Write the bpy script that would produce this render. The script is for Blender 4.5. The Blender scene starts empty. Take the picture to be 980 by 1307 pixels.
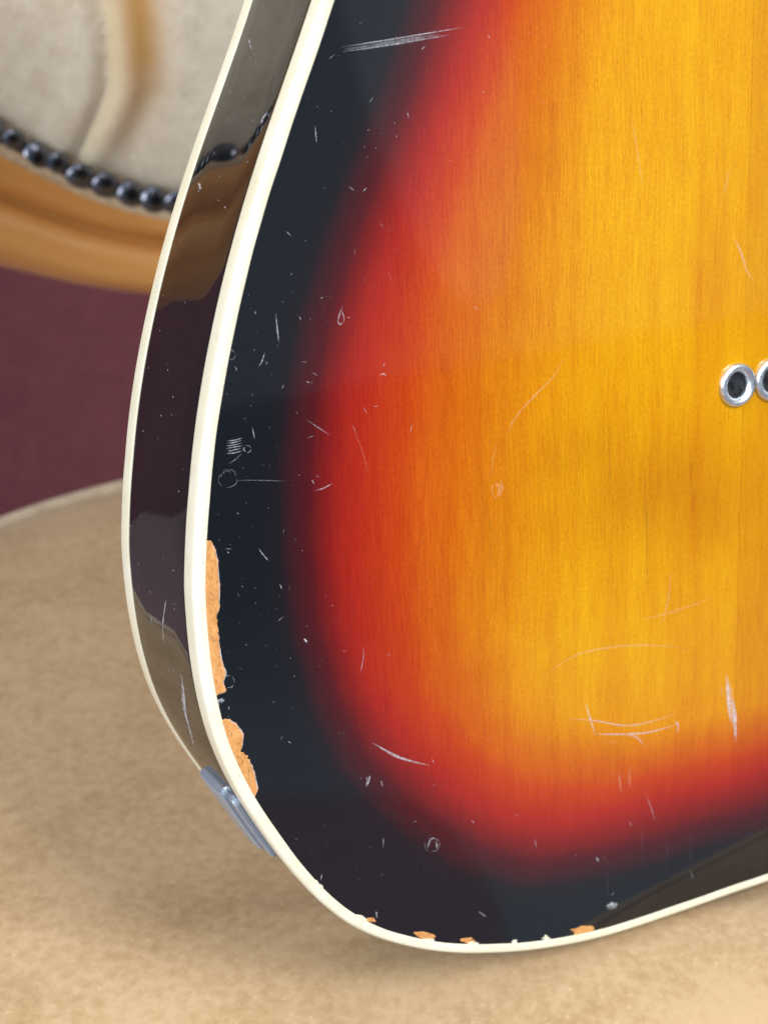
import bpy, math, random
import numpy as np
from mathutils import Vector, Matrix

random.seed(7)
rng = np.random.default_rng(7)
scene = bpy.context.scene
col = scene.collection

# ------------------------------------------------------------------ camera
PITCH = math.radians(29)
cam_d = bpy.data.cameras.new('camera')
cam = bpy.data.objects.new('camera', cam_d)
col.objects.link(cam)
cam.location = (0, 0, 0.300)
cam.rotation_euler = (math.radians(90) - PITCH, 0, 0)
cam_d.sensor_width = 36
cam_d.sensor_fit = 'AUTO'
cam_d.lens = 36 * 2100 / 1307
cam_d.clip_start = 0.01
cam_d.clip_end = 60
cam_d.dof.use_dof = True
cam_d.dof.focus_distance = 0.345
cam_d.dof.aperture_fstop = 18
scene.camera = cam

# ------------------------------------------------------------------ light
world = bpy.data.worlds.new('World')
scene.world = world
world.use_nodes = True
bg = world.node_tree.nodes['Background']
bg.inputs[0].default_value = (0.68, 0.84, 1.0, 1)
bg.inputs[1].default_value = 0.39


def area(name, loc, target, sx, sy, power, color):
    d = bpy.data.lights.new(name, 'AREA')
    d.shape = 'RECTANGLE'
    d.size, d.size_y, d.energy, d.color = sx, sy, power, color
    o = bpy.data.objects.new(name, d)
    col.objects.link(o)
    o.location = loc
    o.rotation_euler = (Vector(target) - Vector(loc)).to_track_quat('-Z', 'Y').to_euler()
    return o


# tall window to the right, an unseen overhead fill added for ambient light, daylight from behind the camera and from the left
az = math.radians(121.3)
win = area('side_window', (2.6 * math.sin(az), 0.38 + 2.6 * math.cos(az), 0.66), (0.0, 0.38, 0.2), 0.27, 1.05, 0.24, (0.80, 0.90, 1.0))
win.data.shape = 'ELLIPSE'
area('key_window', (1.25, -0.85, 1.75), (0, 0.4, 0.0), 0.8, 0.8, 60, (1.0, 0.95, 0.87))
area('ceiling_panel', (-0.3, 0.1, 2.6), (-0.3, 0.1, 0.0), 2.4, 2.0, 24, (0.97, 0.98, 1.0))
area('room_daylight', (-1.5, -1.5, 1.3), (-0.05, 0.5, 0.05), 1.6, 1.6, 76, (1.0, 0.98, 0.95))

vs = scene.view_settings
vs.view_transform = 'Standard'
vs.look = 'None'
vs.gamma = 1
vs.use_curve_mapping = False
vs.exposure = 0.0
scene.cycles.max_bounces = 8

# ------------------------------------------------------------------ helpers


def mesh_obj(name, verts, faces, mats, parent=None, smooth=True, midx=None):
    me = bpy.data.meshes.new(name)
    me.from_pydata([tuple(map(float, v)) for v in verts], [], [tuple(map(int, f)) for f in faces])
    for m in (mats if isinstance(mats, (list, tuple)) else [mats]):
        me.materials.append(m)
    if smooth:
        me.polygons.foreach_set('use_smooth', [True] * len(me.polygons))
    if midx is not None:
        me.polygons.foreach_set('material_index', midx)
    me.update()
    o = bpy.data.objects.new(name, me)
    col.objects.link(o)
    if parent:
        o.parent = parent
    return o


def grid_faces(n, m, closed_n=False, closed_m=False, base=0, flip=False):
    """n rows of m vertices"""
    F = []
    for i in range(n if closed_n else n - 1):
        for j in range(m if closed_m else m - 1):
            a = base + i * m + j
            b = base + i * m + (j + 1) % m
            c = base + ((i + 1) % n) * m + (j + 1) % m
            d = base + ((i + 1) % n) * m + j
            F.append((a, d, c, b) if flip else (a, b, c, d))
    return F


def catmull(P, n, closed=False):
    P = np.array(P, float)
    if closed:
        Q = np.vstack([P[-1], P, P[0], P[1]])
        segs = len(P)
    else:
        Q = np.vstack([2 * P[0] - P[1], P, 2 * P[-1] - P[-2]])
        segs = len(P) - 1
    out = []
    for i in range(segs):
        p0, p1, p2, p3 = Q[i], Q[i + 1], Q[i + 2], Q[i + 3]
        for t in np.linspace(0, 1, 24, endpoint=False):
            out.append(.5 * ((2 * p1) + (p2 - p0) * t + (2 * p0 - 5 * p1 + 4 * p2 - p3) * t * t
                             + (3 * p1 - p0 - 3 * p2 + p3) * t ** 3))
    out.append(P[0] if closed else P[-1])
    out = np.array(out)
    d = np.r_[0, np.cumsum(np.linalg.norm(np.diff(out, axis=0), axis=1))]
    s = np.linspace(0, d[-1], n, endpoint=not closed)
    return np.stack([np.interp(s, d, out[:, k]) for k in range(out.shape[1])], 1)


class NT:
    """small node helper"""

    def __init__(self, name):
        self.m = bpy.data.materials.new(name)
        self.m.use_nodes = True
        self.t = self.m.node_tree
        self.t.nodes.clear()
        self.out = self.t.nodes.new('ShaderNodeOutputMaterial')

    def n(self, typ, **kw):
        nd = self.t.nodes.new('ShaderNode' + typ)
        for k, v in kw.items():
            if isinstance(k, str) and hasattr(nd, k) and k not in ('inputs',):
                setattr(nd, k, v)
        return nd

    def set(self, nd, **kw):
        for k, v in kw.items():
            k = k.replace('_', ' ')
            if isinstance(v, bpy.types.NodeSocket):
                self.t.links.new(v, nd.inputs[k])
            else:
                nd.inputs[k].default_value = v
        return nd

    def link(self, a, b):
        self.t.links.new(a, b)

    def coords(self, scale=(1, 1, 1)):
        tc = self.n('TexCoord')
        mp = self.n('Mapping')
        self.link(tc.outputs['Object'], mp.inputs['Vector'])
        mp.inputs['Scale'].default_value = scale
        return mp.outputs[0]

    def noise(self, vec, scale, detail=3, rough=.55, dist=0):
        nd = self.n('TexNoise')
        self.link(vec, nd.inputs['Vector'])
        nd.inputs['Scale'].default_value = scale
        nd.inputs['Detail'].default_value = detail
        nd.inputs['Roughness'].default_value = rough
        nd.inputs['Distortion'].default_value = dist
        return nd.outputs[0]

    def ramp(self, fac, stops, interp='LINEAR'):
        nd = self.n('ValToRGB')
        self.link(fac, nd.inputs[0])
        cr = nd.color_ramp
        cr.interpolation = interp
        while len(cr.elements) < len(stops):
            cr.elements.new(.5)
        for e, (p, c) in zip(cr.elements, stops):
            e.position = p
            e.color = (c, c, c, 1) if isinstance(c, (int, float)) else tuple(c) + (1,)
        return nd.outputs[0]

    def math(self, op, a, b=None, clamp=False):
        nd = self.n('Math')
        nd.operation = op
        nd.use_clamp = clamp
        for k, x in enumerate((a, b)):
            if x is None:
                continue
            if isinstance(x, (int, float)):
                nd.inputs[k].default_value = x
            else:
                self.link(x, nd.inputs[k])
        return nd.outputs[0]

    def mix(self, fac, a, b, mode='MIX'):
        nd = self.n('MixRGB')
        nd.blend_type = mode
        for k, x in zip((0, 1, 2), (fac, a, b)):
            if isinstance(x, bpy.types.NodeSocket):
                self.link(x, nd.inputs[k])
            elif isinstance(x, (int, float)):
                nd.inputs[k].default_value = x
            else:
                nd.inputs[k].default_value = tuple(x) + (1,)
        return nd.outputs[0]

    def bump(self, h, strength, dist):
        nd = self.n('Bump')
        self.link(h, nd.inputs['Height'])
        nd.inputs['Strength'].default_value = strength
        nd.inputs['Distance'].default_value = dist
        return nd.outputs[0]

    def bsdf(self, color, rough, normal=None, **kw):
        p = self.n('BsdfPrincipled')
        for k, x in (('Base Color', color), ('Roughness', rough), ('Normal', normal)):
            if x is None:
                continue
            if isinstance(x, bpy.types.NodeSocket):
                self.link(x, p.inputs[k])
            elif isinstance(x, (int, float)):
                p.inputs[k].default_value = x
            else:
                p.inputs[k].default_value = tuple(x) + (1,)
        for k, x in kw.items():
            k = k.replace('_', ' ')
            if isinstance(x, bpy.types.NodeSocket):
                self.link(x, p.inputs[k])
            else:
                p.inputs[k].default_value = x
        self.link(p.outputs[0], self.out.inputs[0])
        return p


# ------------------------------------------------------------------ materials (object units: guitar in mm, chair in m)
def mat_gloss_black():
    k = NT('black_lacquer')
    v = k.coords((1, 1, 1))
    wav = k.noise(v, .045, 1)
    fine = k.noise(v, 1.3, 2)
    h = k.math('ADD', wav, k.math('MULTIPLY', fine, .006))
    nm = k.bump(h, .5, .00006)
    p = k.bsdf((.0065, .0075, .010), .5, nm, Coat_Weight=1.0, Coat_Roughness=.018, Coat_IOR=1.78)
    p.inputs['Specular IOR Level'].default_value = .0
    k.link(nm, p.inputs['Coat Normal'])
    return k.m


JOINT = -24.3      # glue joint between two boards of the back, mm left of the middle


def mat_sunburst():
    k = NT('sunburst_lacquer')
    at = k.n('Attribute')
    at.attribute_name = 'burst'
    def gc(sc):
        tc = k.n('TexCoord')
        w = k.noise(k.coords((.55, 1, .35)), .05, 2)
        cx = k.n('CombineXYZ')
        k.link(k.math('MULTIPLY', k.math('SUBTRACT', w, .5), 5.0), cx.inputs[0])
        va = k.n('VectorMath')
        k.link(tc.outputs['Object'], va.inputs[0])
        k.link(cx.outputs[0], va.inputs[1])
        mp = k.n('Mapping')
        k.link(va.outputs[0], mp.inputs[0])
        mp.inputs['Scale'].default_value = sc
        return mp.outputs[0]

    g_fine = k.noise(gc((1.0, 1.0, .045)), 2.2, 5, .7)      # fibres along the grain
    g_mid = k.noise(gc((1.0, 1.0, .016)), .30, 4, .6)        # wider bands
    g_pore = k.noise(gc((1.0, 1.0, .06)), 1.9, 4, .7)
    cloud = k.noise(k.coords((1, 1, .6)), .020, 3)
    tone = k.noise(k.coords((1, 1, .45)), .032, 3)
    patchn = k.ramp(k.noise(k.coords((1, 1, .6)), .028, 2), [(.38, .25), (.62, 1.0)])
    speck = k.noise(k.coords((1, 1, .5)), 2.2, 3, .7)
    b = k.math('ADD', at.outputs['Fac'], k.math('MULTIPLY', k.math('SUBTRACT', g_fine, .5), .10))
    b = k.math('ADD', b, k.math('MULTIPLY', k.math('SUBTRACT', cloud, .5), .10))
    base = k.ramp(b, [(0.0, (.0055, .0070, .010)), (.12, (.009, .0070, .010)), (.27, (.060, .0050, .007)),
                      (.40, (.18, .0075, .007)), (.53, (.31, .016, .007)), (.66, (.40, .042, .004)), (.80, (.46, .108, .002)),
                      (.92, (.53, .200, .0012)), (1.0, (.56, .262, .0012))])
    fac = k.ramp(b, [(.15, 0.0), (.6, 1.0)])
    band = k.ramp(g_mid, [(.30, (.94, .86, .8)), (.5, 1.0), (.72, (1.03, 1.08, 1.0))])
    fib = k.ramp(g_fine, [(.30, (.90, .76, .6)), (.5, 1.0), (.72, (1.10, 1.17, 1.0))])
    pore = k.ramp(g_pore, [(.30, (.52, .36, .25)), (.37, 1.0)])
    spk = k.ramp(speck, [(.3, .84), (.7, 1.14)])
    c = k.mix(1.0, base, band, 'MULTIPLY')
    c = k.mix(1.0, c, fib, 'MULTIPLY')
    c = k.mix(k.math('MULTIPLY', patchn, .85), c, k.mix(1.0, c, pore, 'MULTIPLY'))
    c = k.mix(1.0, c, k.ramp(tone, [(.3, (.93, .80, .6)), (.7, (1.07, 1.15, 1.0))]), 'MULTIPLY')
    sx = k.n('SeparateXYZ')
    tco = k.n('TexCoord')
    k.link(tco.outputs['Object'], sx.inputs[0])
    dj = k.math('SUBTRACT', sx.outputs[0], JOINT)
    c = k.mix(k.math('MULTIPLY', k.math('GREATER_THAN', dj, 0.0), .8), c, k.mix(1.0, c, (.93, .91, .88), 'MULTIPLY'))
    c = k.mix(k.math('MULTIPLY', k.math('LESS_THAN', k.math('ABSOLUTE', dj), .11), .55), c, k.mix(1.0, c, (.62, .52, .4), 'MULTIPLY'))
    c = k.mix(1.0, c, spk, 'MULTIPLY')
    c = k.mix(fac, base, c)
    # darker smudge across the middle of the back
    at2 = k.n('Attribute')
    at2.attribute_name = 'figure'
    c = k.mix(k.math('MULTIPLY', at2.outputs['Fac'], .8), c, k.mix(1.0, c, (.74, .60, .5), 'MULTIPLY'))
    wav = k.noise(k.coords((1, 1, 1)), .02, 1)
    nm = k.bump(wav, .25, .0001)
    p = k.bsdf(c, .42, None, Coat_Weight=1.0, Coat_Roughness=.045, Coat_IOR=1.52)
    p.inputs['Specular IOR Level'].default_value = .0
    k.link(nm, p.inputs['Coat Normal'])
    return k.m


def mat_binding():
    k = NT('cream_binding')
    n1 = k.noise(k.coords((1, 1, 1)), .08, 3)
    n2 = k.noise(k.coords((1, 1, 1)), 1.1, 3, .7)
    n3 = k.noise(k.coords((1, 1, 1)), .22, 4, .7)
    c = k.ramp(n1, [(.3, (.71, .69, .52)), (.7, (.78, .77, .64))])
    c = k.mix(k.ramp(n3, [(.55, 0.0), (.72, .5)]), c, (.66, .60, .40))
    spots = k.ramp(n2, [(.27, .45), (.33, 1.0)])
    c = k.mix(.6, c, k.mix(1.0, c, spots, 'MULTIPLY'))
    nm = k.bump(n2, .15, .00006)
    k.bsdf(c, .38, nm, Coat_Weight=.35, Coat_Roughness=.15)
    return k.m


def mat_bare_wood():
    k = NT('bare_wood')
    g = k.noise(k.coords((1, .6, .5)), .85, 5, .7, .9)
    c = k.ramp(g, [(.28, (.22, .075, .018)), (.38, (.50, .23, .068)), (.52, (.58, .28, .088)), (.72, (.68, .37, .14))])
    k.bsdf(c, .7, k.bump(g, .5, .0002))
    return k.m


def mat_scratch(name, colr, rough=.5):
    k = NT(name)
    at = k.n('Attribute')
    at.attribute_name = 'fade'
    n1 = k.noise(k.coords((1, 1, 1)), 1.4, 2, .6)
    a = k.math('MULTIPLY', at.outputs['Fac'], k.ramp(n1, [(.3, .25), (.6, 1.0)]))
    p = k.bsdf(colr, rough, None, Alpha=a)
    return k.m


def mat_metal(name, colr, rough, bump_s=0.0, scale=.6, var=.25, metallic=1.0):
    k = NT(name)
    n1 = k.noise(k.coords((1, 1, 1)), scale, 4, .65)
    r = k.ramp(n1, [(.3, rough * (1 - var)), (.7, rough * (1 + var))])
    c = k.ramp(n1, [(.3, tuple(x * .82 for x in colr)), (.65, colr)])
    nm = k.bump(n1, bump_s, .0001) if bump_s else None
    k.bsdf(c, r, nm, Metallic=metallic)
    return k.m


def mat_velvet(name, dark, mid, light, scale, figure=False):
    k = NT(name)
    v = k.coords((1, 1, 1))
    big = k.noise(v, scale * .05, 3, .5, 0)
    med = k.noise(v, scale * .55, 3, .55, 0)
    fin = k.noise(v, scale * 4.0, 3, .7)
    f = k.math('ADD', k.math('MULTIPLY', big, .35), k.math('MULTIPLY', med, .38))
    f = k.math('ADD', f, k.math('MULTIPLY', fin, .34))
    c = k.ramp(f, [(.40, dark), (.5, mid), (.60, light)])
    flecks = k.ramp(k.noise(v, scale * 1.1, 2, .5), [(.66, 0.0), (.76, .55)])
    c = k.mix(flecks, c, tuple(min(1, x * 1.25) for x in light))
    if figure:
        at = k.n('Attribute')
        at.attribute_name = 'gold'
        c = k.mix(at.outputs['Fac'], c, (.56, .31, .095))
        at2 = k.n('Attribute')
        at2.attribute_name = 'seam'
        c = k.mix(at2.outputs['Fac'], c, (.70, .62, .38))
    h = k.math('ADD', k.math('MULTIPLY', med, .7), k.math('MULTIPLY', fin, .5))
    nm = k.bump(h, .5, .0006)
    k.bsdf(c, .92, nm, Sheen_Weight=.12, Sheen_Roughness=.5, Specular_IOR_Level=.15)
    return k.m


def mat_frame_wood():
    k = NT('honey_wood')
    at = k.n('UVMap')
    mp = k.n('Mapping')
    k.link(at.outputs[0], mp.inputs[0])
    mp.inputs['Scale'].default_value = (7, 90, 1)
    g = k.noise(mp.outputs[0], 1.0, 4, .6, .4)
    v2 = k.noise(k.coords((1, 1, 1)), 9, 2)
    c = k.ramp(g, [(.28, (.46, .185, .040)), (.5, (.66, .30, .080)), (.75, (.76, .40, .125))])
    c = k.mix(.35, c, k.ramp(v2, [(.3, (.32, .14, .04)), (.7, (.58, .30, .11))]))
    k.bsdf(c, .42, k.bump(g, .12, .001), Coat_Weight=.7, Coat_Roughness=.16)
    return k.m


def mat_floor():
    k = NT('slate_floor')
    a = k.noise(k.coords((1, 1, 1)), 2.0, 4)
    k.bsdf(k.ramp(a, [(.3, (.19, .23, .28)), (.7, (.24, .28, .335))]), .6)
    return k.m


def mat_carpet(nm_, sc_, lo=(.085, .024, .034), hi=(.150, .046, .056)):
    k = NT(nm_)
    v = k.coords((1, 1, 1))
    a = k.noise(v, 3.0, 3)
    f = k.noise(v, sc_, 3, .7)
    c = k.ramp(k.math('ADD', k.math('MULTIPLY', a, .6), k.math('MULTIPLY', f, .4)),
               [(.35, lo), (.65, hi)])
    k.bsdf(c, .95, k.bump(f, .6, .004), Sheen_Weight=.2, Specular_IOR_Level=.1)
    return k.m


M = dict(black=mat_gloss_black(), burst=mat_sunburst(), binding=mat_binding(), bare=mat_bare_wood(),
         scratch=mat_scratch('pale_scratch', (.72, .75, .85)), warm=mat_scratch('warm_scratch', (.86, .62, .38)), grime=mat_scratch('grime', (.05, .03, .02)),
         nickel=mat_metal('nickel', (.80, .87, .95), .36, 0.0, .8), plate=mat_metal('worn_chrome', (.42, .51, .64), .36, .25, 1.6, .3, .55),
         slot=mat_metal('dark_slot', (.03, .035, .045), .6, 0, .8, .25, .3), hole=mat_metal('dark_hole', (.16, .17, .19), .5, 0, .8),
         seat=mat_velvet('tan_velvet', (.325, .218, .118), (.385, .268, .150), (.45, .325, .198), 620),
         pad=mat_velvet('beige_velvet', (.55, .49, .395), (.65, .595, .495), (.73, .68, .585), 260, True),
         piping=mat_velvet('pale_piping', (.36, .28, .19), (.45, .36, .26), (.52, .44, .33), 300),
         wood=mat_frame_wood(), carpet=mat_carpet('burgundy_carpet', 260, (.19, .115, .135), (.27, .165, .19)), wall=mat_carpet('burgundy_wall', 90), floor=mat_floor(), nail=mat_metal('dark_nail', (.15, .165, .21), .24, .4, 300),
         gimp=mat_velvet('pale_gimp', (.40, .29, .19), (.50, .38, .26), (.58, .46, .33), 500))

# ------------------------------------------------------------------ setting: carpet
V = [(x, y, -0.464) for y in (-12, 12) for x in (-12, 12)]
floor = mesh_obj('floor', V, grid_faces(2, 2), M['floor'])
floor['kind'] = 'structure'
V = [(x, y, -0.460) for x, y in [(-3.0, 1.248), (-3.0, -1.0), (1.41, -1.0), (1.41, -.74), (1.29, -.607), (1.08, -.42), (.62, -.10), (.62, 1.248)]]
carpet = mesh_obj('carpet', V, [tuple(range(8))], M['carpet'], None, False)
carpet['kind'] = 'structure'
V = []
for (x, y) in [(-4.0, 1.25), (0.55, 1.25), (0.55, 1.37), (-4.0, 1.37)]:
    V += [(x, y, -0.462), (x, y, 2.3)]
wall = mesh_obj('wall', V, [(0, 2, 3, 1), (2, 4, 5, 3), (4, 6, 7, 5), (6, 0, 1, 7), (1, 3, 5, 7)], M['wall'], None, False)
wall['kind'] = 'structure'

# ------------------------------------------------------------------ chair
XC, YC = 0.070, 0.400
AX, BY, NN = 0.302, 0.228, 2.3


def thing(name, label, cat, loc=(0, 0, 0)):
    o = bpy.data.objects.new(name, None)
    col.objects.link(o)
    o.location = loc
    o['label'] = label
    o['category'] = cat
    return o


chair = thing('upholstered_chair', 'wooden framed armchair in beige velvet with dark nailhead trim, behind and under the guitar', 'chair', (XC, YC, -0.456))
CO = np.array([XC, YC, -0.456])


def chair_part(name, V, F, mat, uv=None, smooth=True):
    o = mesh_obj(name, np.array(V) - CO, F, mat, chair, smooth)
    return o


# --- seat: outline (plan), rounded back corners
def seat_outline(inset=0.0, n=220):
    a, b = .277, .217
    P = []
    for t in np.linspace(0, math.pi, 40):
        c, s_ = math.cos(t), math.sin(t)
        P.append((XC + a * math.copysign(abs(c) ** (2 / NN), c), YC + b * abs(s_) ** (2 / NN)))
    P += [(-.204, .355), (-.193, .310), (-.165, .272), (-.115, .254), (-.040, .250), (.030, .251), (.078, .265), (.112, .274), (.139, .284), (.185, .301), (.250, .325), (.310, .347), (.338, .372)]
    Q = catmull(P, n, closed=True)
    T = np.roll(Q, -1, 0) - np.roll(Q, 1, 0)
    N = np.stack([-T[:, 1], T[:, 0]], 1)
    N /= np.linalg.norm(N, axis=1)[:, None]
    if ((Q.mean(0) - Q) * N).sum() < 0:
        N = -N
    return Q + N * inset


def seat_mesh():
    n = 220
    prof = [(.012, -.085), (.004, -.078), (.0, -.06), (.0, -.030), (.0015, -.019), (.006, -.0105), (.012, -.0055), (.022, -.0025), (.040, -.0008)]
    V, rows = [], 0
    for ins, z in prof:
        V += [(p[0], p[1], z) for p in seat_outline(ins, n)]
        rows += 1
    last = seat_outline(.040, n)
    c = np.array([XC, .42])
    for q in np.linspace(.04, .97, 26):
        V += [(*(last[i] * (1 - q) + c * q), -.0008 + .0008 * min(1, q * 5)) for i in range(n)]
        rows += 1
    F = grid_faces(rows, n, closed_m=True)
    V.append((*c, 0.0))
    b = (rows - 1) * n
    F += [(b + i, b + (i + 1) % n, len(V) - 1) for i in range(n)]
    F.append(tuple(range(n - 1, -1, -1)))
    V = np.array(V)
    # gentle unevenness of the stuffing
    top = V[:, 2] > -.02
    V[top, 2] += .0007 * np.sin(V[top, 0] * 47 + 1) * np.sin(V[top, 1] * 39)
    # the stuffing swells in front of the weight that stands on it
    px_ = np.clip(1 - np.abs(V[:, 0] - .06) / .20, 0, 1)
    py_ = np.clip((.338 - V[:, 1]) / .020, 0, 1) * np.clip((V[:, 1] - .262) / .05, 0, 1)
    sm_ = lambda q: q * q * (3 - 2 * q)
    V[top, 2] += .0055 * (sm_(px_) * sm_(py_))[top]
    return V, F


V, F = seat_mesh()
chair_part('seat_cushion', V, F, M['seat'])


def tube(path, r, k=8, closed=True):
    path = np.array(path)
    n = len(path)
    V = []
    for i in range(n):
        a, b = path[(i - 1) % n] if closed or i else path[i], path[(i + 1) % n] if closed or i < n - 1 else path[i]
        t = Vector(b - a).normalized()
        up = Vector((0, 0, 1)) if abs(t.z) < .9 else Vector((1, 0, 0))
        s = t.cross(up).normalized()
        w = s.cross(t)
        for j in range(k):
            an = 2 * math.pi * j / k
            V.append(np.array(path[i]) + r * (math.cos(an) * np.array(s) + math.sin(an) * np.array(w)))
    return V, grid_faces(n, k, closed_n=closed, closed_m=True, flip=True)


so = seat_outline(.0055, 260)
V, F = tube([(p[0], p[1], -.0078) for p in so], .0034)
chair_part('piping', V, F, M['piping'])  # pale cord added to stand in for light caught on the seat rim

# seat rail
V, rows = [], 0
for ins, z in [(.03, -.150), (.008, -.150), (.004, -.145), (.004, -.100), (.008, -.092), (.008, -.084), (.03, -.084)]:
    V += [(p[0], p[1], z) for p in seat_outline(ins, 160)]
    rows += 1
chair_part('seat_rail', V, grid_faces(rows, 160, closed_m=True), M['wood'])

# legs: tapered turned legs
LEGP = [(.000, .014), (.02, .016), (.06, .017), (.20, .023), (.245, .026), (.25, .031), (.262, .031), (.27, .024), (.285, .030), (.310, .030)]
leg_mesh = None
for (lx, ly) in [(-.225, -.06), (.215, -.03), (-.185, .135), (.185, .135)]:
    if leg_mesh is None:
        V = []
        for z, r in LEGP:
            V += [(r * math.cos(a), r * math.sin(a), z) for a in np.linspace(0, 2 * math.pi, 20, endpoint=False)]
        F = grid_faces(len(LEGP), 20, closed_m=True) + [tuple(range(19, -1, -1))]
        o = mesh_obj('leg', V, F, M['wood'], chair)
        leg_mesh = o.data
    else:
        o = bpy.data.objects.new('leg', leg_mesh)
        col.objects.link(o)
        o.parent = chair
    o.location = (lx, ly, -.004 + .0)

# --- curved back: plan curve, s = arc length from the seat's left-of-centre, mirrored about the middle
tt = np.linspace(math.pi / 2, math.pi, 400)
cx = XC + AX * np.sign(np.cos(tt)) * np.abs(np.cos(tt)) ** (2 / NN)
cy = YC + BY * np.abs(np.sin(tt)) ** (2 / NN)
cx = np.r_[cx, np.full(20, XC - AX)]
cy = np.r_[cy, np.linspace(YC, YC - .15, 21)[1:]]
cs = np.r_[0, np.cumsum(np.hypot(np.diff(cx), np.diff(cy)))]
S0 = np.interp(-(-.082), -cx, cs)          # arc length where the traced numbers start


def back_pt(s, z, off=0.0):
    """s measured from the middle of the back (+ to the left), off = towards the sitter"""
    a = abs(s)
    x, y = np.interp(a, cs, cx), np.interp(a, cs, cy)
    x1, y1 = np.interp(a + .004, cs, cx), np.interp(a + .004, cs, cy)
    x0, y0 = np.interp(max(a - .004, 0), cs, cx), np.interp(max(a - .004, 0), cs, cy)
    tx, ty = x1 - x0, y1 - y0
    L = math.hypot(tx, ty) or 1
    nx, ny = -ty / L, tx / L          # towards the inside
    if nx * (XC - x) + ny * (.30 - y) < 0:
        nx, ny = -nx, -ny
    if s < 0:
        x, nx = 2 * XC - x, -nx
    y += max(0, z - .05) * .06        # slight recline
    return np.array([x + nx * off, y + ny * off, z])


def sz(points):
    return [(S0 + s / 1000, z / 1000) for s, z in points]


NAILC = [(0, .080)] + sz([(0, 96), (19, 103), (33, 110), (46, 119), (58, 130), (100, 156), (145, 186), (184, 226), (212, 285), (214, 350), (190, 420), (110, 490)]) + [(0, .525)]
OUTC = [(0, .044)] + sz([(12, 59), (24, 63), (39, 68), (54, 75), (67, 83), (110, 101), (168, 124), (214, 155), (248, 202), (264, 270), (264, 345), (240, 440), (140, 532)]) + [(0, .575)]


def loop_sz(half, n):
    h = catmull(half, n // 2 + 1)
    full = np.vstack([h, [(-s, z) for s, z in h[-2:0:-1]]])
    w_ = int(len(full) * .035)
    kr = np.exp(-.5 * (np.arange(-w_, w_ + 1) / (w_ / 2.2)) ** 2)
    kr /= kr.sum()
    full = sum(wt * np.roll(full, q - w_, 0) for q, wt in enumerate(kr))
    h = full[:n // 2 + 1]
    h[0, 0] = h[-1, 0] = 0
    other = [(-s, z) for s, z in h[-2:0:-1]]
    return np.vstack([h, other])


NL = loop_sz(NAILC, 360)
OL = loop_sz(OUTC, 360)
n = len(NL)
# frame cross-section: t from the nail line to the outer edge, height towards the sitter
PROF = [(-.10, -.016), (-.06, -.004), (-.02, .0030), (.06, .0062), (.16, .0078), (.26, .0074), (.33, .0058), (.37, .0018), (.41, -.0016), (.45, .0010),
        (.49, .0068), (.56, .0098), (.66, .0114), (.76, .0108), (.86, .0080), (.94, .0030), (.99, -.0040), (1.0, -.012), (.97, -.020), (.88, -.026), (.4, -.027), (-.10, -.026)]
V, UVs = [], []
arc = np.r_[0, np.cumsum(np.linalg.norm(np.diff(OL, axis=0), axis=1))]
for t, hgt in PROF:
    for i in range(n):
        q = NL[i] * (1 - t) + OL[i] * t
        V.append(back_pt(q[0], q[1], hgt))
        UVs.append((arc[i], t * .05))
F = grid_faces(len(PROF), n, closed_n=True, closed_m=True)
fr = chair_part('backrest_frame', V, F, M['wood'])
uvl = fr.data.uv_layers.new(name='UVMap')
li = np.zeros(len(fr.data.loops), dtype=int)
fr.data.loops.foreach_get('vertex_index', li)
uvl.data.foreach_set('uv', np.array(UVs)[li].ravel())

# upholstered panel: rings from the nail line to the middle, bulging, with a pulled pleat
cen = np.array([0.0, .30])
rings = np.r_[np.linspace(0, .12, 7), np.linspace(.12, .995, 70)[1:]]
V, gold, seam = [], [], []
pn = 720
NLd = loop_sz(NAILC, pn)
pn = len(NLd)
for r in rings:
    for i in range(pn):
        q = NLd[i] * (1 - r) + cen * r
        edge = np.linalg.norm(q - NLd[i])
        off = -.0015 + .013 * (1 - math.exp(-edge / .022)) + .012 * (1 - math.exp(-edge / .12))
        # pleat line going up from the nails
        z = q[1]
        pl = S0 + .038 - .010 * min(1, max(0, (z - .115) / .03)) - .0035 * math.sin((z - .11) * 35)
        d = q[0] - pl                        # + = to the left of the pleat
        fadez = min(1, max(0, (z - .098) / .03))
        off += fadez * (-.0034 * math.exp(-(d / .0022) ** 2) + .0012 * math.exp(-((d - .008) / .008) ** 2)
                        + .0022 * math.exp(-((d + .008) / .005) ** 2) - .0010 * math.exp(-((d + .020) / .006) ** 2))
        off += .0008 * math.sin(q[0] * 90 + 2) * math.sin(q[1] * 70)
        V.append(back_pt(q[0], z, off))
        g = math.exp(-((d + .0135 + .05 * max(0, .16 - z) * 0) / .0090) ** 2) * min(1, max(0, (z - .118) / .04))
        gold.append(.95 * g)  # golden sheen of the fold painted into the velvet colour
        seam.append(.55 * math.exp(-((d + .0032) / .0022) ** 2) * fadez)
F = grid_faces(len(rings), pn, closed_m=True)
pad = chair_part('backrest_pad', V, F, M['pad'])
for nm, arr in (('gold', gold), ('seam', seam)):
    a = pad.data.attributes.new(nm, 'FLOAT', 'POINT')
    a.data.foreach_set('value', np.array(arr, dtype=np.float32))
# closed cloth back of the chair
V = []
for r in np.linspace(0, .995, 12):
    for i in range(0, n):
        q = NL[i] * (1 - r) + cen * r
        V.append(back_pt(q[0], q[1], -.024))
chair_part('backrest_lining', V, grid_faces(12, n, closed_m=True, flip=True), M['pad'])

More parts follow.
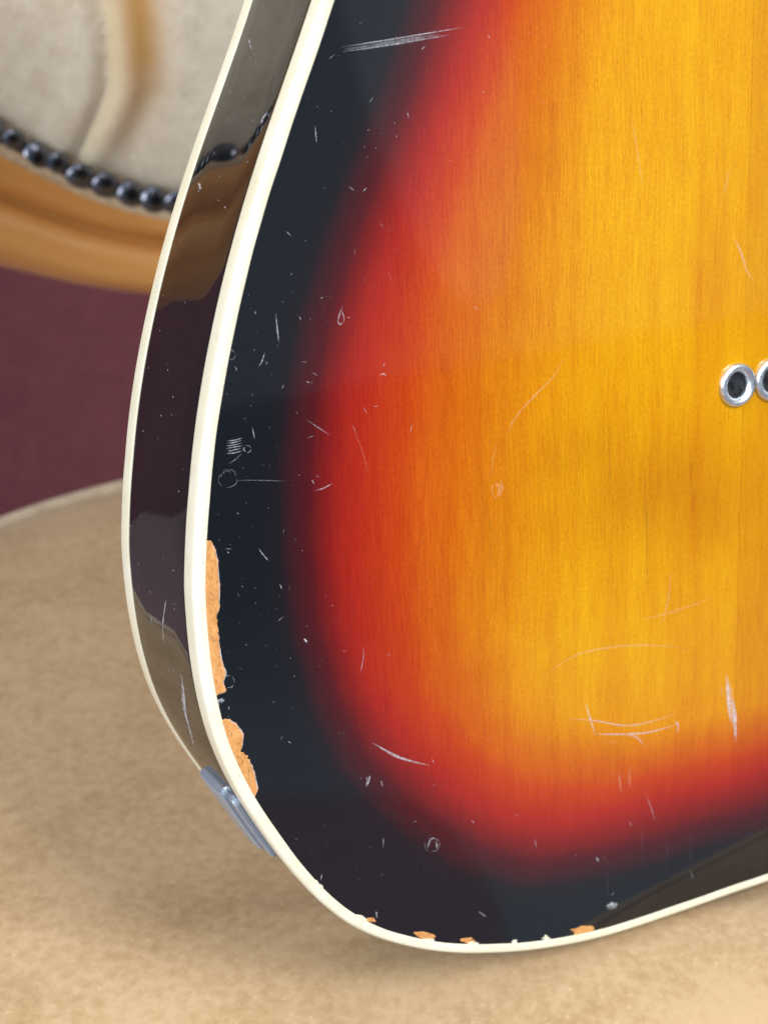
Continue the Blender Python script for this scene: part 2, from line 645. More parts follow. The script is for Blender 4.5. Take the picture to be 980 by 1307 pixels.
# gimp braid under the nails
NT2 = loop_sz(NAILC, 700)
OT2 = loop_sz(OUTC, 700)
path = []
for k in range(len(NT2)):
    e_ = OT2[k] - NT2[k]
    q = NT2[k] + e_ / np.linalg.norm(e_) * .0050
    path.append(back_pt(q[0], q[1], .0052))
V, F = tube(path, .0030, 6)
chair_part('gimp_braid', V, F, M['gimp'])

# nails: dark domed heads
L = np.r_[0, np.cumsum(np.linalg.norm(np.diff(np.vstack([NL, NL[:1]]), axis=0), axis=1))]
NLc = np.vstack([NL, NL[:1]])
count = int(L[-1] / .0100)
nm_mesh = None
for k in range(count):
    a = (k + .35 + random.uniform(-.13, .13)) * L[-1] / count
    s, z = np.interp(a, L, NLc[:, 0]), np.interp(a, L, NLc[:, 1])
    P = back_pt(s, z + random.uniform(-.0009, .0009), random.uniform(.0050, .0062))
    N = back_pt(s, z, .02) - back_pt(s, z, .0)
    if nm_mesh is None:
        V = []
        for ph in (0, 18, 36, 54, 70, 82, 90, 90):
            V += [(.0056 * math.cos(math.radians(ph)) * math.cos(x),
                   .0056 * math.cos(math.radians(ph)) * math.sin(x), .0026 * math.sin(math.radians(ph))) for x in np.linspace(0, 2 * math.pi, 14, endpoint=False)]
        F = grid_faces(7, 14, closed_m=True)
        o = mesh_obj('nail', V, F, M['nail'], chair)
        nm_mesh = o.data
    else:
        o = bpy.data.objects.new('nail', nm_mesh)
        col.objects.link(o)
        o.parent = chair
    o.location = P - CO
    q = Vector(N).to_track_quat('Z', 'Y').to_euler()
    o.rotation_euler = (q.x + random.uniform(-.28, .28), q.y + random.uniform(-.28, .28), q.z)
    sc = random.uniform(.94, 1.12)
    o.scale = (sc, sc, sc)

# two back posts from the seat rail to the frame
for sx in (1, -1):
    s = sx * (S0 - .028)
    V = []
    for z, r in [(-.12, .017), (-.02, .016), (.02, .014), (.045, .013), (.062, .013)]:
        p = back_pt(s, max(z, .0), -.012)
        V += [(p[0] + r * math.cos(x), p[1] - .006 * (z < 0) + r * .8 * math.sin(x), z) for x in np.linspace(0, 2 * math.pi, 16, endpoint=False)]
    chair_part('back_post', V, grid_faces(5, 16, closed_m=True), M['wood'])

# ------------------------------------------------------------------ guitar (local mm: x across, z up, y into the body)
CU = np.array([8.78317037e-01, -1.58742171e-01, 4.50954660e-01])
CV = np.array([3.26718563e-02, 9.60989876e-01, 2.74647059e-01])
CB = np.array([-4.76960934e-01, -2.26493666e-01, 8.49240182e-01])
CORG = np.array([1.05683977e+02, -3.40315974e+01, 3.97380161e+02])
FPX, DPL = 2100.0, 294.772014
TH, BH, BW = 40.82, 4.84, 2.58             # body depth, binding height on the side, binding width on the face


def PX(x, y):
    """a point of the guitar's back, measured on the photograph, to its own millimetres"""
    r = np.array([(x - 490) / FPX, (y - 653.5) / FPX, 1.0])
    X = r * DPL / (r @ CB) - CORG
    return np.array([X @ CU, X @ CV])


LEFT = [[-129.9, -88.8], [-133.4, -81.1], [-137.1, -73.4], [-140.9, -65.8], [-144.5, -58.0], [-147.7, -50.1], [-150.6, -42.1], [-153.4, -34.0], [-155.9, -25.9], [-158.2, -17.7], [-160.2, -9.4], [-161.8, -1.0], [-163.2, 7.4], [-164.1, 15.9], [-164.7, 24.4], [-164.8, 32.9], [-164.5, 41.4], [-163.6, 49.9], [-162.0, 58.2], [-159.5, 66.3], [-156.2, 74.2], [-152.4, 81.8], [-148.3, 89.2], [-143.8, 96.4], [-138.7, 103.3], [-133.0, 109.5], [-126.4, 114.8], [-119.2, 119.2], [-111.6, 123.0], [-103.7, 126.1], [-95.5, 128.6], [-87.3, 130.7], [-78.9, 132.3], [-70.5, 133.5], [-62.0, 134.2], [-53.5, 134.45], [-44.9, 134.45], [-36.4, 134.35], [-27.9, 134.2], [-19.4, 134.1]]
LEFT = LEFT[::-1]
UP_L = [(-123.5, -105), (-117.5, -125), (-115, -148), (-119, -172), (-126, -196), (-127, -216), (-117, -231), (-100, -236), (-80, -226), (-62, -207), (-46, -197), (-34, -203), (-29, -222), (-28, -250), (-26, -260)]
UP_R = [(26, -260), (34, -262), (70, -262), (105, -252), (126, -232), (132, -205), (126, -175), (118, -150), (117, -128), (122.5, -106)]
RIGHT = [(-u, v) for u, v in LEFT[::-1]]
OUT = catmull(np.array(LEFT + UP_L + UP_R + RIGHT), 1100, closed=True)
NP_ = len(OUT)
kw = np.exp(-.5 * (np.arange(-40, 41) / 12.0) ** 2)
kw /= kw.sum()
SM = sum(w * np.roll(OUT, q - 40, 0) for q, w in enumerate(kw))
wt = np.clip((OUT[:, 1] + 104) / 10, 0, 1) * np.clip((25 - OUT[:, 1]) / 20, 0, 1)
OUT = OUT * (1 - wt[:, None]) + SM * wt[:, None]
g = (np.roll(OUT, -1, 0) - np.roll(OUT, 1, 0))
ker = np.exp(-.5 * (np.arange(-6, 7) / 2.5) ** 2)
ker /= ker.sum()
gs = sum(w * np.roll(g, k - 6, 0) for k, w in enumerate(ker))
NRM = np.stack([gs[:, 1], -gs[:, 0]], 1)
NRM /= np.linalg.norm(NRM, axis=1)[:, None]
cc_ = OUT.mean(0)
if ((OUT - cc_) * NRM).sum() < 0:
    NRM = -NRM
# the sides are not exactly square to the back: small measured flare
KN = [-400, -120, -88.8, -60.0, -30.0, 0.0, 25.0, 45.0, 60.0, 75.0, 90.0, 110.0, 160.0]
KD = [0, -.8, -1.4, -.80, 0.10, 0.80, 1.1, 0.93, 0.40, -.7, -1.4, -1.16, -0.97]
FL = np.interp(OUT[:, 1], KN, KD)
ker2 = np.exp(-.5 * (np.arange(-40, 41) / 22) ** 2)
ker2 /= ker2.sum()
FL = sum(w * np.roll(FL, k - 40) for k, w in enumerate(ker2))

Rg = Matrix(((CU[0], CB[0], -CV[0]), (CU[1], CB[1], -CV[1]), (CU[2], CB[2], -CV[2])))
cp, sp = math.cos(PITCH), math.sin(PITCH)
C2W = Matrix(((1, 0, 0), (0, -sp, cp), (0, -cp, -sp)))
Rw = C2W @ Rg
base_mm = Vector(CORG) + Vector(CV) * 134.4 + Vector(CB) * 20
loc = Vector(cam.location) + (C2W @ base_mm) * .001
guitar = thing('electric_guitar', 'worn sunburst electric guitar body leaning on the velvet seat, seen from its back', 'guitar')
guitar.matrix_world = Matrix.Translation(loc) @ (Rw.to_4x4()) @ Matrix.Diagonal((.001, .001, .001, 1))


def GL(u, v, d):
    """(across, down, into the body) -> coordinates under the guitar's base"""
    return (u, d - 20.0, -(v - 134.4))


def ring(off, d):
    P = OUT + (off + FL * d / TH)[:, None] * NRM if isinstance(off, np.ndarray) else OUT + (off + FL * d / TH)[:, None] * NRM
    return [GL(p[0], p[1], d) for p in P]


# burst contours measured on the back, mirrored to the other half
def contour(px, top):
    h = [tuple(PX(*p)) for p in px]
    h = [p for p in h if p[0] < -2]
    full = list(top) + h
    return np.array(full + [(-u, v) for u, v in full[::-1]])


CA = contour([(560, 0), (530, 100), (490, 200), (452, 300), (422, 400), (402, 500), (393, 600), (394, 700), (404, 800), (425, 880), (462, 960), (530, 1032), (605, 1080), (680, 1104), (760, 1096), (850, 1072), (980, 1030)],
             [(-20, -225), (-40, -200), (-75, -185), (-88, -160), (-86, -130)])
CR = contour([(610, 0), (578, 100), (538, 200), (498, 300), (466, 400), (446, 500), (436, 600), (434, 700), (444, 800), (468, 880), (512, 952), (578, 1014), (650, 1052), (720, 1058), (800, 1042), (900, 1014), (980, 986)],
             [(-15, -205), (-32, -185), (-60, -172), (-75, -155), (-76, -130)])
CO_ = contour([(675, 0), (650, 100), (618, 200), (588, 300), (568, 400), (556, 500), (546, 600), (542, 700), (545, 800), (556, 870), (602, 940), (675, 985), (780, 990), (880, 968), (980, 942)],
              [(-8, -175), (-25, -165), (-48, -150), (-58, -130)])
CY = contour([(790, 0), (770, 100), (748, 200), (728, 300), (714, 400), (704, 500), (696, 600), (688, 700), (672, 800), (680, 860), (722, 912), (805, 928), (900, 912), (980, 890)],
             [(-4, -140), (-18, -132), (-30, -115)])


def sdist(P, C):
    """signed distance to a closed polygon, + inside"""
    a = C
    e = np.roll(C, -1, 0) - C
    best = np.full(len(P), 1e9)
    ins = np.zeros(len(P), bool)
    for i in range(len(C)):
        w = P - a[i]
        t = np.clip((w @ e[i]) / (e[i] @ e[i] + 1e-9), 0, 1)
        dd = w - t[:, None] * e[i]
        best = np.minimum(best, (dd ** 2).sum(1))
        y0, y1 = a[i, 1], a[i, 1] + e[i, 1]
        c1 = (y0 > P[:, 1]) != (y1 > P[:, 1])
        xi = a[i, 0] + (P[:, 1] - y0) / (e[i, 1] if abs(e[i, 1]) > 1e-9 else 1e-9) * e[i, 0]
        ins ^= c1 & (P[:, 0] < xi)
    d = np.sqrt(best)
    return np.where(ins, d, -d)


inner = OUT - BW * .97 * NRM
ctr = np.array([0.0, -40.0])
rr = np.linspace(0, .985, 120)
P = np.concatenate([inner * (1 - r) + ctr * r for r in rr] + [ctr[None]])
dA, dR, dO, dY = (sdist(P, c) for c in (CA, CR, CO_, CY))
b = np.zeros(len(P))


def between(d0, d1, v0, v1):
    w = d0 / np.maximum(d0 - d1, 1e-6)
    return v0 + (v1 - v0) * np.clip(w, 0, 1)


b = np.where(dA < 0, np.clip(.27 + dA * .022, 0, 1), b)
b = np.where((dA >= 0) & (dR < 0), between(dA, dR, .27, .48), b)
b = np.where((dR >= 0) & (dO < 0), between(dR, dO, .48, .74), b)
b = np.where((dO >= 0) & (dY < 0), between(dO, dY, .74, .96), b)
b = np.where(dY >= 0, np.clip(.96 + dY * .003, 0, 1), b)
fig = np.zeros(len(P))
for (x, y, ru, rv, wgt) in [(740, 585, 22, 9, .55), (830, 620, 26, 12, .8), (900, 640, 14, 12, .7), (640, 640, 10, 22, .25)]:
    q = PX(x, y)
    fig = np.maximum(fig, wgt * np.exp(-(((P[:, 0] - q[0]) / ru) ** 2 + ((P[:, 1] - q[1]) / rv) ** 2)))

nf = len(P)
V = [GL(p[0], p[1], 0.0) for p in P]
F = grid_faces(len(rr), NP_, closed_m=True)
lastb = (len(rr) - 1) * NP_
F += [(lastb + i, lastb + (i + 1) % NP_, nf - 1) for i in range(NP_)]
fer = np.array([(-26.5 + 10.6 * k, 0.0) for k in range(6)])
hid = (np.linalg.norm(P[:, None] - fer[None], axis=2) < 4.7).any(1)
F = [f_ for f_ in F if not all(hid[v_] for v_ in f_)]
nfront = len(F)
# sides and far face
sd = [BH - .3, BH + .4, BH + 1.0, 12, 20, 28, TH - BH - 1.0, TH - BH - .4, TH - BH + .3]
so_ = [-.35, -.12, -.05, -.03, -.03, -.03, -.05, -.12, -.35]
base = len(V)
for d, o_ in zip(sd, so_):
    V += ring(o_, d)
F += grid_faces(len(sd), NP_, closed_m=True, base=base)
base = len(V)
Pb = OUT + (FL - BW)[:, None] * NRM
for r in np.linspace(0, .98, 10):
    V += [GL(*(p * (1 - r) + ctr * r), TH) for p in Pb]
F += grid_faces(10, NP_, closed_m=True, base=base, flip=True)
midx = [0] * nfront + [1] * (len(F) - nfront)
body = mesh_obj('body', V, F, [M['burst'], M['black']], guitar, True, midx)
for nm, arr in (('burst', b), ('figure', fig)):
    a = body.data.attributes.new(nm, 'FLOAT', 'POINT')
    full = np.zeros(len(V), dtype=np.float32)
    full[:nf] = arr
    a.data.foreach_set('value', full)

# binding: rounded strip round both edges
jit = rng.normal(size=NP_)
jit = sum(w * np.roll(jit, k - 6) for k, w in enumerate(ker)) * .10
sec = [(-BW, .25), (-BW, -.05), (-BW + .12, -.10), (-1.5, -.10), (-.95, -.07), (-.62, .03), (-.40, .12), (-.36, .34), (-.22, .36), (-.16, .40), (-.06, .66), (0.0, 1.1), (.03, 2.2), (.03, BH - .35), (0.0, BH - .12), (-.10, BH), (-.6, BH + .05)]
for face in (0, 1):
    V = []
    for k, (o_, d) in enumerate(sec):
        off = o_ + (jit if k < 4 else 0 * jit)
        dd = d if face == 0 else TH - d
        V += ring(off, dd)
    bo = mesh_obj('binding', V, grid_faces(len(sec), NP_, closed_m=True, flip=bool(face)), M['binding'], guitar)
    bo['label'] = 'cream binding on the near edge' if face == 0 else 'cream binding on the far edge'

# string ferrules
prof = [(5.15, -.6), (5.15, .5), (5.05, .9), (4.8, 1.2), (4.4, 1.32), (3.9, 1.2), (3.4, .85), (3.1, .35), (3.0, -.1), (2.95, -4.5), (1.3, -4.9), (1.2, -9)]
fm = None
for k in range(6):
    u = -26.5 + 10.6 * k
    if fm is None:
        V = []
        for r, h in prof:
            V += [(r * math.cos(x), -h, r * math.sin(x)) for x in np.linspace(0, 2 * math.pi, 40, endpoint=False)]
        F = grid_faces(len(prof), 40, closed_m=True)
        mi = [0] * (8 * 40) + [1] * (len(F) - 8 * 40)
        o = mesh_obj('string_ferrule', V, F, [M['nickel'], M['hole']], guitar, True, mi)
        fm = o.data
    else:
        o = bpy.data.objects.new('string_ferrule', fm)
        col.objects.link(o)
        o.parent = guitar
    o.location = GL(u, 0.0, 0.0)

# jack plate on the lower side


def side_at(px, py):
    """nearest point of the side (outline index, depth) to a measured photo point"""
    best = None
    cand = np.where((OUT[:, 0] < 0) & (OUT[:, 1] > -100))[0]
    for d in np.linspace(BH, TH, 60):
        Q = OUT[cand] + (FL[cand] * d / TH)[:, None] * NRM[cand]
        X = CORG + Q[:, :1] * CU + Q[:, 1:] * CV + d * CB
        e = np.hypot(X[:, 0] / X[:, 2] * FPX + 490 - px, X[:, 1] / X[:, 2] * FPX + 653.5 - py)
        i = e.argmin()
        if best is None or e[i] < best[0]:
            best = (e[i], cand[i], d)
    return best[1], best[2]


def idx_at(px, py):
    q = PX(px, py)
    return int(((OUT - q) ** 2).sum(1).argmin())


i0, i1 = idx_at(320, 1036), idx_at(376, 1107)
if i0 > i1:
    i0, i1 = i1, i0
ii = np.linspace(i0, i1, 40)
d0, d1 = 6.5, 27.0
rows = []
acr = [(d0, -.3), (d0, .8), (d0 + .3, 1.1), (d0 + 1.9, 1.2), (d0 + 2.0, .0), (d0 + 5.6, .0), (d0 + 5.8, 1.5), (d0 + 6.3, 1.8), (d0 + 10, 2.1), (d1 - 7, 2.1), (d1 - 2, 1.8), (d1 - .4, 1.4), (d1, .8), (d1, -.3)]
V = []
for k, x in enumerate(ii):
    i = int(x) % NP_
    f_ = x - int(x)
    j = (i + 1) % NP_
    p = OUT[i] * (1 - f_) + OUT[j] * f_
    nn = NRM[i] * (1 - f_) + NRM[j] * f_
    fl = FL[i] * (1 - f_) + FL[j] * f_
    e = min(k, 39 - k) / 39
    corner = 1 - max(0, 1 - e / .10) ** 2
    for d, h in acr:
        dm = (d0 + d1) / 2
        dd = dm + (d - dm) * (.80 + .20 * corner)
        hh = h if h < 0 else h * (.25 + .75 * min(1, e / .03)) if e < .03 else h
        q = p + nn * (fl * dd / TH + hh)
        V.append(GL(q[0], q[1], dd))
m_ = len(acr)
F = grid_faces(40, m_) + [tuple(range(m_))[::-1], tuple(39 * m_ + j for j in range(m_))]
jmi = [1 if (k % (m_ - 1)) in (3, 4) else 0 for k in range(39 * (m_ - 1))] + [0, 0]
jp = mesh_obj('jack_plate', V, F, [M['plate'], M['slot']], guitar, False, jmi)


# ------------------------------------------------------------------ chips, scratches, specks and a painted glint
def patch(name, pts, mat, h=.06, n=60, rough=.0, parent=None):
    """small irregular patch lying on the back, its rim rounded down"""
    Q = catmull(np.array([PX(*p) for p in pts]), n, closed=True)
    c = Q.mean(0)
    Q = Q + rng.normal(size=Q.shape) * rough
    nn = len(Q)
    V = [GL(*q, 0.02) for q in Q] + [GL(*(c + (q - c) * .93), -h) for q in Q]
    V += [GL(*(c + (q - c) * .6), -h * .8) for q in Q] + [GL(*c, -h * .7)]
    F = grid_faces(3, nn, closed_m=True) + [(2 * nn + i, 2 * nn + (i + 1) % nn, 3 * nn) for i in range(nn)]
    return mesh_obj(name, V, F, mat, guitar)


def strip_patch(name, inner_px, outer_px, mat, rough):
    """long chip between the binding and a ragged edge"""
    n = 90
    A = catmull(np.array([PX(*p) for p in inner_px]), n)
    B = catmull(np.array([PX(*p) for p in outer_px]), n)
    # scalloped edge of small flakes
    s = np.linspace(0, 1, n)
    dirv = B - A
    ln = np.linalg.norm(dirv, axis=1)[:, None] + 1e-6
    w = np.abs(np.sin(s * 37 + np.sin(s * 11) * 2)) * .35 + rng.random(n) * rough
    B = B + dirv / ln * (w - .2)[:, None]
    V = []
    for q, h in ((0, .02), (.03, -.045), (.25, -.03), (.5, -.02), (.75, -.03), (.95, -.05), (1.0, .02)):
        V += [GL(*(A[i] * (1 - q) + B[i] * q), h + .0) for i in range(n)]
    return mesh_obj(name, V, grid_faces(7, n), mat, guitar)


def Z3(pts):      # coordinates read off an enlarged view of the photograph
    return [(130 + x * .3061, 660 + y * .3061) for x, y in pts]


strip_patch('bare_wood_chip', Z3([(428, 95), (426, 170), (427, 240), (433, 400), (445, 540), (465, 700), (468, 742)]),
            Z3([(435, 95), (458, 108), (476, 150), (485, 210), (490, 300), (489, 370), (478, 420), (484, 470), (491, 540), (503, 610), (518, 650), (507, 690), (514, 725), (480, 743)]), M['bare'], .22)
strip_patch('bare_wood_chip', Z3([(488, 848), (500, 880), (525, 950), (552, 1020), (585, 1092), (610, 1132), (632, 1165)]),
            Z3([(500, 845), (530, 845), (560, 865), (586, 900), (587, 945), (580, 975), (606, 1000), (628, 1045), (640, 1085), (648, 1130), (640, 1163)]), M['bare'], .22)


def blob_px(x, y, rx, ry, ang=0, n=9, var=.18):
    out = []
    for k in range(n):
        a = 2 * math.pi * k / n
        r = 1 + random.uniform(-var, var)
        dx, dy = rx * r * math.cos(a), ry * r * math.sin(a)
        out.append((x + dx * math.cos(ang) - dy * math.sin(ang), y + dx * math.sin(ang) + dy * math.cos(ang)))
    return out


for (x, y, rx, ry, ang) in [(743, 1187, 13.5, 6, -.12), (541, 1194, 12, 4.2, .15), (597, 1200, 9, 3.6, .03), (473, 1174, 6, 3.5, .4)]:
    patch('bare_wood_chip', blob_px(x, y, rx, ry, ang, 11, .28), M['bare'], .05, 80, .05)
# paler flakes of binding that broke into the lacquer
for (x, y, rx, ry, ang) in [(406, 1130, 6.5, 3.5, .8), (461, 1174, 12, 4.2, .45), (546, 1201, 11, 4.0, .12), (603, 1205, 8, 3.2, .03), (656, 1205, 6.5, 4.4, 0), (697, 1198, 5, 3.8, -.1)]:
    patch('binding_chip', blob_px(x, y, rx, ry, ang, 11, .38), M['binding'], .06, 80, .05)

wear = {'scratch': ([], [], []), 'warm': ([], [], []), 'grime': ([], [], [])}


def stroke(pts, width, alpha, kind='scratch', to3=None, n=None, taper=True, h=-.035):
    V, F, A = wear[kind]
    P = np.array([PX(*p) for p in pts]) if to3 is None else np.array(pts)
    n = n or max(4, 5 * len(pts))
    Q = catmull(P, n) if len(P) > 1 else P
    T = np.gradient(Q, axis=0)
    T /= np.linalg.norm(T, axis=1)[:, None] + 1e-9
    W = np.stack([-T[:, 1], T[:, 0]], 1)
    base = len(V)
    for i in range(n):
        s = i / (n - 1)
        w = WS * width * (.35 + .65 * math.sin(math.pi * min(max(s, .0), 1.0)) if taper else 1) * random.uniform(.75, 1.2) / 2
        al = AS * alpha * (min(1, 5 * s, 5 * (1 - s)) * .8 + .2 if taper else 1) * random.uniform(.6, 1.1)
        for k in (-1, 1):
            q = Q[i] + W[i] * w * k
            V.append(GL(q[0], q[1], h) if to3 is None else to3(q))
            A.append(min(1, al))
    F += [(base + 2 * i, base + 2 * i + 1, base + 2 * i + 3, base + 2 * i + 2) for i in range(n - 1)]


WS, AS = .78, .72


def ringstroke(x, y, r, width, alpha, a0=0, a1=2 * math.pi, asp=1.0):
    for c0, c1 in ((0, .28), (.33, .6), (.64, .97)):
        stroke([(x + r * random.uniform(.9, 1.1) * math.cos(a), y + r * random.uniform(.9, 1.1) * asp * math.sin(a)) for a in np.linspace(a0 + (a1 - a0) * c0, a0 + (a1 - a0) * c1, 7)],
               width * random.uniform(.7, 1.2), alpha * random.uniform(.5, 1.1), n=18)


S = stroke
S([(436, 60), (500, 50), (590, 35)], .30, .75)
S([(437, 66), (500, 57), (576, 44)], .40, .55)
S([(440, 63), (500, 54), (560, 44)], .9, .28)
S([(402, 160), (404, 182)], .22, .8)
S([(352, 400), (354, 420), (356, 438)], .26, .9)
S([(338, 450), (334, 462), (330, 468)], .26, .75)
S([(322, 545), (325, 560)], .25, .75)
S([(300, 613), (330, 613), (365, 614)], .14, .4)
ringstroke(291, 611, 12, .12, .5)
ringstroke(291, 611, 9.5, .16, .6, 3.3, 5.2)
ringstroke(294, 453, 6.5, .2, .5)
ringstroke(291, 870, 8, .16, .7, -2.2, 1.9)
for k in range(6):
    S([(289 + random.uniform(-1, 3), 563 + 3.2 * k), (300, 561.5 + 3.2 * k + random.uniform(-1, 1)), (311 - random.uniform(0, 4), 559 + 3.2 * k)], .22, .8)
ringstroke(316, 573, 4.5, .25, .7)
S([(292, 592), (301, 586), (309, 578)], .16, .5)
for k in range(9):
    a = -.3 + k * .42
    S([(279, 893), (279 + 8 * math.cos(a) * random.uniform(.6, 1.2), 893 + 7 * math.sin(a) * random.uniform(.5, 1.2))], .3, .75)
S([(402, 626), (413, 623), (424, 617)], .3, .7)
S([(398, 612), (401, 618)], .25, .7)
S([(450, 545), (462, 575), (470, 605)], .2, .3, 'warm')
S([(390, 535), (405, 545), (422, 556)], .35, .25)
S([(437, 391), (433, 402), (431, 412)], .3, .6)
S([(436, 396), (439, 406), (438, 413)], .22, .6)
S([(430, 409), (434, 414), (437, 411)], .4, .5)
S([(484, 480), (489, 477), (493, 480)], .3, .8)
S([(330, 700), (336, 708), (343, 716)], .3, .75)
S([(462, 825), (464, 835), (460, 860)], .25, .5)
S([(357, 745), (360, 752)], .25, .6)
S([(388, 815), (392, 820)], .55, .95)
S([(475, 948), (500, 962), (520, 970), (548, 977)], .55, .7)
S([(478, 950), (505, 966), (535, 975)], .3, .6)
S([(448, 540), (455, 553)], .2, .3)
S([(805, 148), (812, 190), (816, 215), (820, 242)], .45, .33, 'warm')
S([(935, 302), (946, 325), (952, 345), (962, 360)], .8, .5, 'warm')
S([(940, 308), (950, 338)], .35, .7)
S([(930, 215), (925, 240), (921, 250)], .8, .25, 'warm')
S([(720, 455), (706, 480), (680, 507), (656, 535), (645, 560)], .55, .38, 'warm')
S([(635, 560), (628, 590), (627, 612)], .35, .22, 'warm')
S([(637, 611), (641, 622), (637, 636)], .5, .5, 'warm')
S([(628, 616), (628, 630), (633, 637)], .4, .4, 'warm')
S([(631, 617), (637, 622), (635, 634)], 1.1, .4, 'warm')
S([(690, 866), (735, 836), (790, 825), (840, 824), (876, 828)], .55, .38, 'warm')
S([(856, 728), (852, 765), (843, 802)], .5, .38, 'warm')
S([(815, 792), (860, 780), (912, 762)], .7, .25, 'warm')
S([(724, 917), (760, 920), (798, 926), (830, 921), (862, 911)], .4, .55)
S([(757, 937), (800, 937), (830, 934), (862, 925)], .55, .75)
S([(747, 897), (752, 915), (759, 937)], .45, .8)
S([(800, 938), (812, 941), (821, 951)], .4, .65)
S([(861, 920), (865, 927), (863, 935)], .6, .7)
S([(768, 945), (790, 950)], .3, .3, 'warm')
S([(927, 861), (929, 890), (932, 922)], 1.3, .95)  # window glint put into the colour as three pale strokes
S([(934, 890), (937, 915), (938, 946)], 1.3, .9)
S([(930, 870), (935, 930)], 2.2, .3)
S([(920, 875), (921, 890)], .4, .3)
S([(789, 983), (792, 1012)], .8, .25, 'warm')
S([(803, 978), (803, 1008)], .8, .25, 'warm')
S([(824, 1014), (830, 1030), (836, 1048)], .35, .4)
S([(472, 990), (470, 997), (467, 1004)], .75, .8)
S([(468, 991), (468, 998)], .3, .6)
S([(486, 996), (488, 1004)], .3, .6)
S([(489, 1068), (489, 1083)], .25, .6)
ringstroke(551, 1078, 9.5, .16, .5, 0, 2 * math.pi, .95)
S([(545, 1083), (549, 1072), (555, 1069)], .6, .5)
S([(556, 1073), (558, 1083)], .5, .5)
S([(760, 1094), (764, 1100)], .8, .4)
S([(682, 1070), (684, 1083)], .4, .35)
S([(610, 1163), (620, 1170)], .5, .35)
S([(480, 1163), (481, 1172)], .5, .6)
S([(411, 1115), (409, 1124)], .3, .6)
S([(880, 1110), (884, 1122)], .25, .4)
for (x, y0, y1) in [(818, 1040, 1100), (880, 1050, 1115), (774, 1095, 1150), (850, 1060, 1120)]:
    S([(x, y0), (x + 1, y1)], .35, .05)
S([(773, 1157), (780, 1154), (788, 1155)], 1.3, .8)
S([(774, 1159), (781, 1158), (786, 1158)], .8, .6)
# pale broken lacquer along the chips
for pts in (Z3([(435, 95), (458, 108), (476, 150), (485, 210), (490, 300), (489, 370), (478, 420)]), Z3([(484, 470), (491, 540), (503, 610), (518, 650), (507, 690), (514, 725), (480, 743)]),
            Z3([(500, 845), (530, 845), (560, 865), (586, 900), (587, 945), (580, 975)]), Z3([(606, 1000), (628, 1045), (640, 1085), (648, 1130), (640, 1163)])):
    S(pts, .30, .8, h=-.06)
for k in range(46):
    if k < 30:
        y = random.uniform(700, 872)
        x0, x1 = np.interp(y, [690, 763, 825, 880], [262, 263, 267, 274]), np.interp(y, [690, 725, 780, 825, 880], [268, 277, 277, 281, 285])
    else:
        y = random.uniform(925, 1008)
        x0, x1 = np.interp(y, [920, 951, 990, 1016], [284, 292, 309, 324]), np.interp(y, [920, 951, 990, 1016], [303, 309, 323, 327])
    x = random.uniform(x0 + 2, x1)
    a = random.uniform(-.5, .9)
    l = random.uniform(3, 9)
    S([(x - l * .5 * math.sin(a), y - l * .5 * math.cos(a)), (x + l * .5 * math.sin(a), y + l * .5 * math.cos(a))], random.uniform(.12, .3), random.uniform(.4, .9), 'grime', h=-.075)
# long dark pores in the grain
for (x, y0, y1, w, al) in [(822, 590, 770, .30, .75), (776, 540, 625, .22, .6), (826, 300, 420, .18, .4), (613, 590, 720, .2, .4), (622, 640, 735, .2, .5), (735, 560, 640, .18, .45),
                           (880, 560, 660, .2, .45), (700, 90, 260, .16, .35), (760, 40, 200, .16, .35), (868, 60, 330, .16, .35), (921, 120, 300, .18, .4), (560, 480, 560, .15, .3), (660, 690, 780, .15, .35)]:
    m_ = (y0 + y1) / 2
    S([(x, y0), (x + random.uniform(1, 4), m_), (x + random.uniform(2, 5), y1)], w, al, 'grime')
# dirt in the seams of the binding
for k in range(420):
    i = random.randrange(NP_)
    if OUT[i, 1] < -110:
        continue
    o_ = random.choice([-BW + .15, -BW + .25, -BW + .5, -BW * random.random()])
    q = OUT[i] + NRM[i] * o_
    l = random.choice([.15, .25, .5, .9])
    tdir = np.array([-NRM[i, 1], NRM[i, 0]]) * l
    stroke([q - tdir / 2, q + tdir / 2], random.uniform(.08, .22), random.uniform(.4, .95), 'grime', to3=lambda z: GL(z[0], z[1], -.13), n=4)
# specks: dense on the black border, thinner over the red
for k in range(230):
    t = random.random()
    y = random.uniform(20, 1190)
    xb = float(np.interp(y, [0, 92, 211, 312, 450, 600, 760, 893, 1017, 1100, 1190], [432, 398, 350, 320, 290, 268, 266, 282, 330, 385, 520]))
    x = xb + abs(random.gauss(0, 120)) * (1 if random.random() < .8 else 3)
    if x > 975:
        continue
    q = PX(x, y)
    if np.min(((inner - q) ** 2).sum(1)) < .8:
        continue
    a = random.uniform(0, math.pi)
    l = random.choice([.18, .22, .3, .4, .9, 1.6]) * random.uniform(.6, 1.1)
    du = np.array([math.cos(a), math.sin(a)]) * l
    cx_, w = q, random.uniform(.1, .24)
    stroke([q - du / 2, q + du / 2], w, random.uniform(.2, .85), to3=lambda z: GL(z[0], z[1], -.035), n=4)


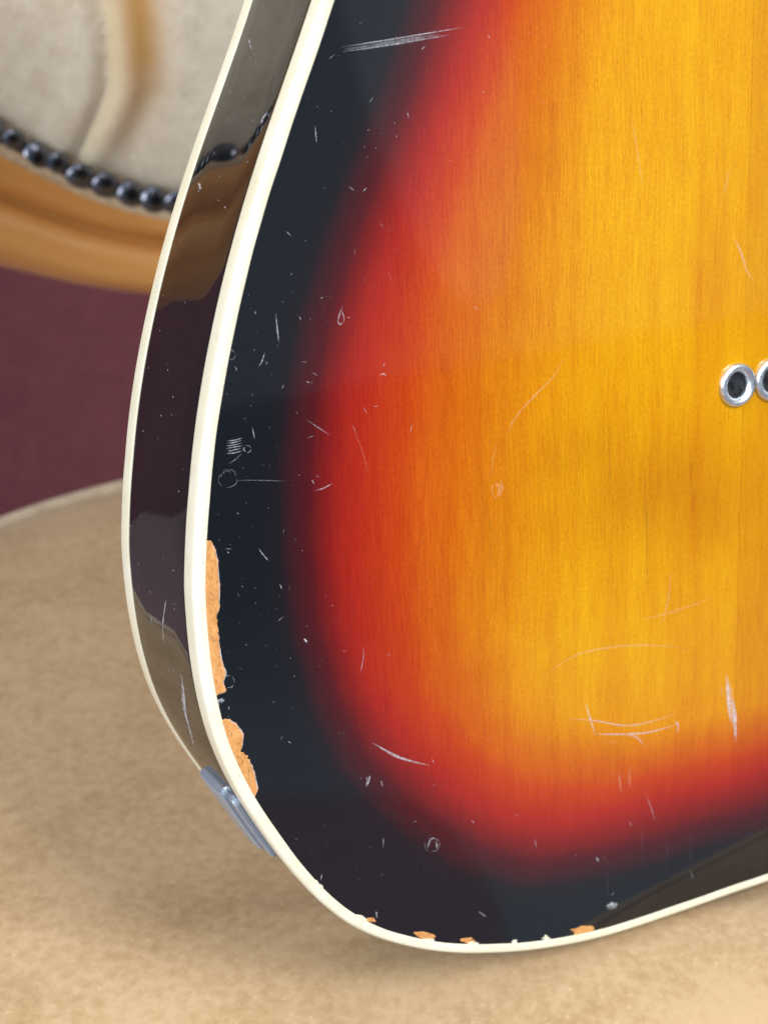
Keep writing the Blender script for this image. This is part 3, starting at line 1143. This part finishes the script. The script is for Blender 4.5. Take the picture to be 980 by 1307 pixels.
# marks on the black side: coordinates (outline index, depth)
def side3(z):
    i = int(z[0]) % NP_
    f_ = z[0] - int(z[0])
    j = (i + 1) % NP_
    p = OUT[i] * (1 - f_) + OUT[j] * f_
    nn = NRM[i]
    q = p + nn * (.015 + FL[i] * z[1] / TH)
    return GL(q[0], q[1], z[1])


def side_stroke(pts, width, alpha):
    Q = [side_at(*p) for p in pts]
    V, F, A = wear['scratch']
    Q = catmull(np.array([(float(a), d) for a, d in Q]), 4 * len(Q) + 4)
    n = len(Q)
    base = len(V)
    for i in range(n):
        s = i / (n - 1)
        w = width * random.uniform(.5, 1.3) / 2
        al = alpha * random.uniform(.4, 1.1) * (min(1, 5 * s, 5 * (1 - s)) * .8 + .2)
        for k in (-1, 1):
            V.append(side3((Q[i][0], Q[i][1] + k * w)))
            A.append(min(1, al))
    F += [(base + 2 * i, base + 2 * i + 1, base + 2 * i + 3, base + 2 * i + 2) for i in range(n - 1)]


side_stroke([(210, 768), (209, 795), (209, 822)], .55, .8)
side_stroke([(193, 786), (194, 797)], .4, .5)
side_stroke([(197, 785), (198, 797)], .4, .5)
side_stroke([(231, 862), (235, 890), (238, 910), (244, 935), (250, 955)], 1.1, .75)
side_stroke([(233, 880), (235, 900), (240, 925)], 1.6, .5)
side_stroke([(318, 50), (321, 62)], .7, .6)
side_stroke([(254, 232), (257, 238), (253, 242)], 1.2, .8)
side_stroke([(342, 140), (336, 150), (333, 158)], .8, .8)
side_stroke([(203, 355), (200, 372), (198, 384)], 1.2, .7)
for k in range(60):
    i = random.choice(np.where((OUT[:, 0] < -100) & (OUT[:, 1] > -95) & (OUT[:, 1] < 90))[0])
    d = random.uniform(BH + 1, TH - BH - 1)
    V, F, A = wear['scratch']
    base = len(V)
    r = random.uniform(.07, .17)
    for dx, dy in ((-1, 0), (0, -1.6), (1, 0), (0, 1.6)):
        V.append(side3((i + .5 + dx * r * 1.0, d + dy * r)))
        A.append(random.uniform(.4, .95))
    F.append((base, base + 1, base + 2, base + 3))

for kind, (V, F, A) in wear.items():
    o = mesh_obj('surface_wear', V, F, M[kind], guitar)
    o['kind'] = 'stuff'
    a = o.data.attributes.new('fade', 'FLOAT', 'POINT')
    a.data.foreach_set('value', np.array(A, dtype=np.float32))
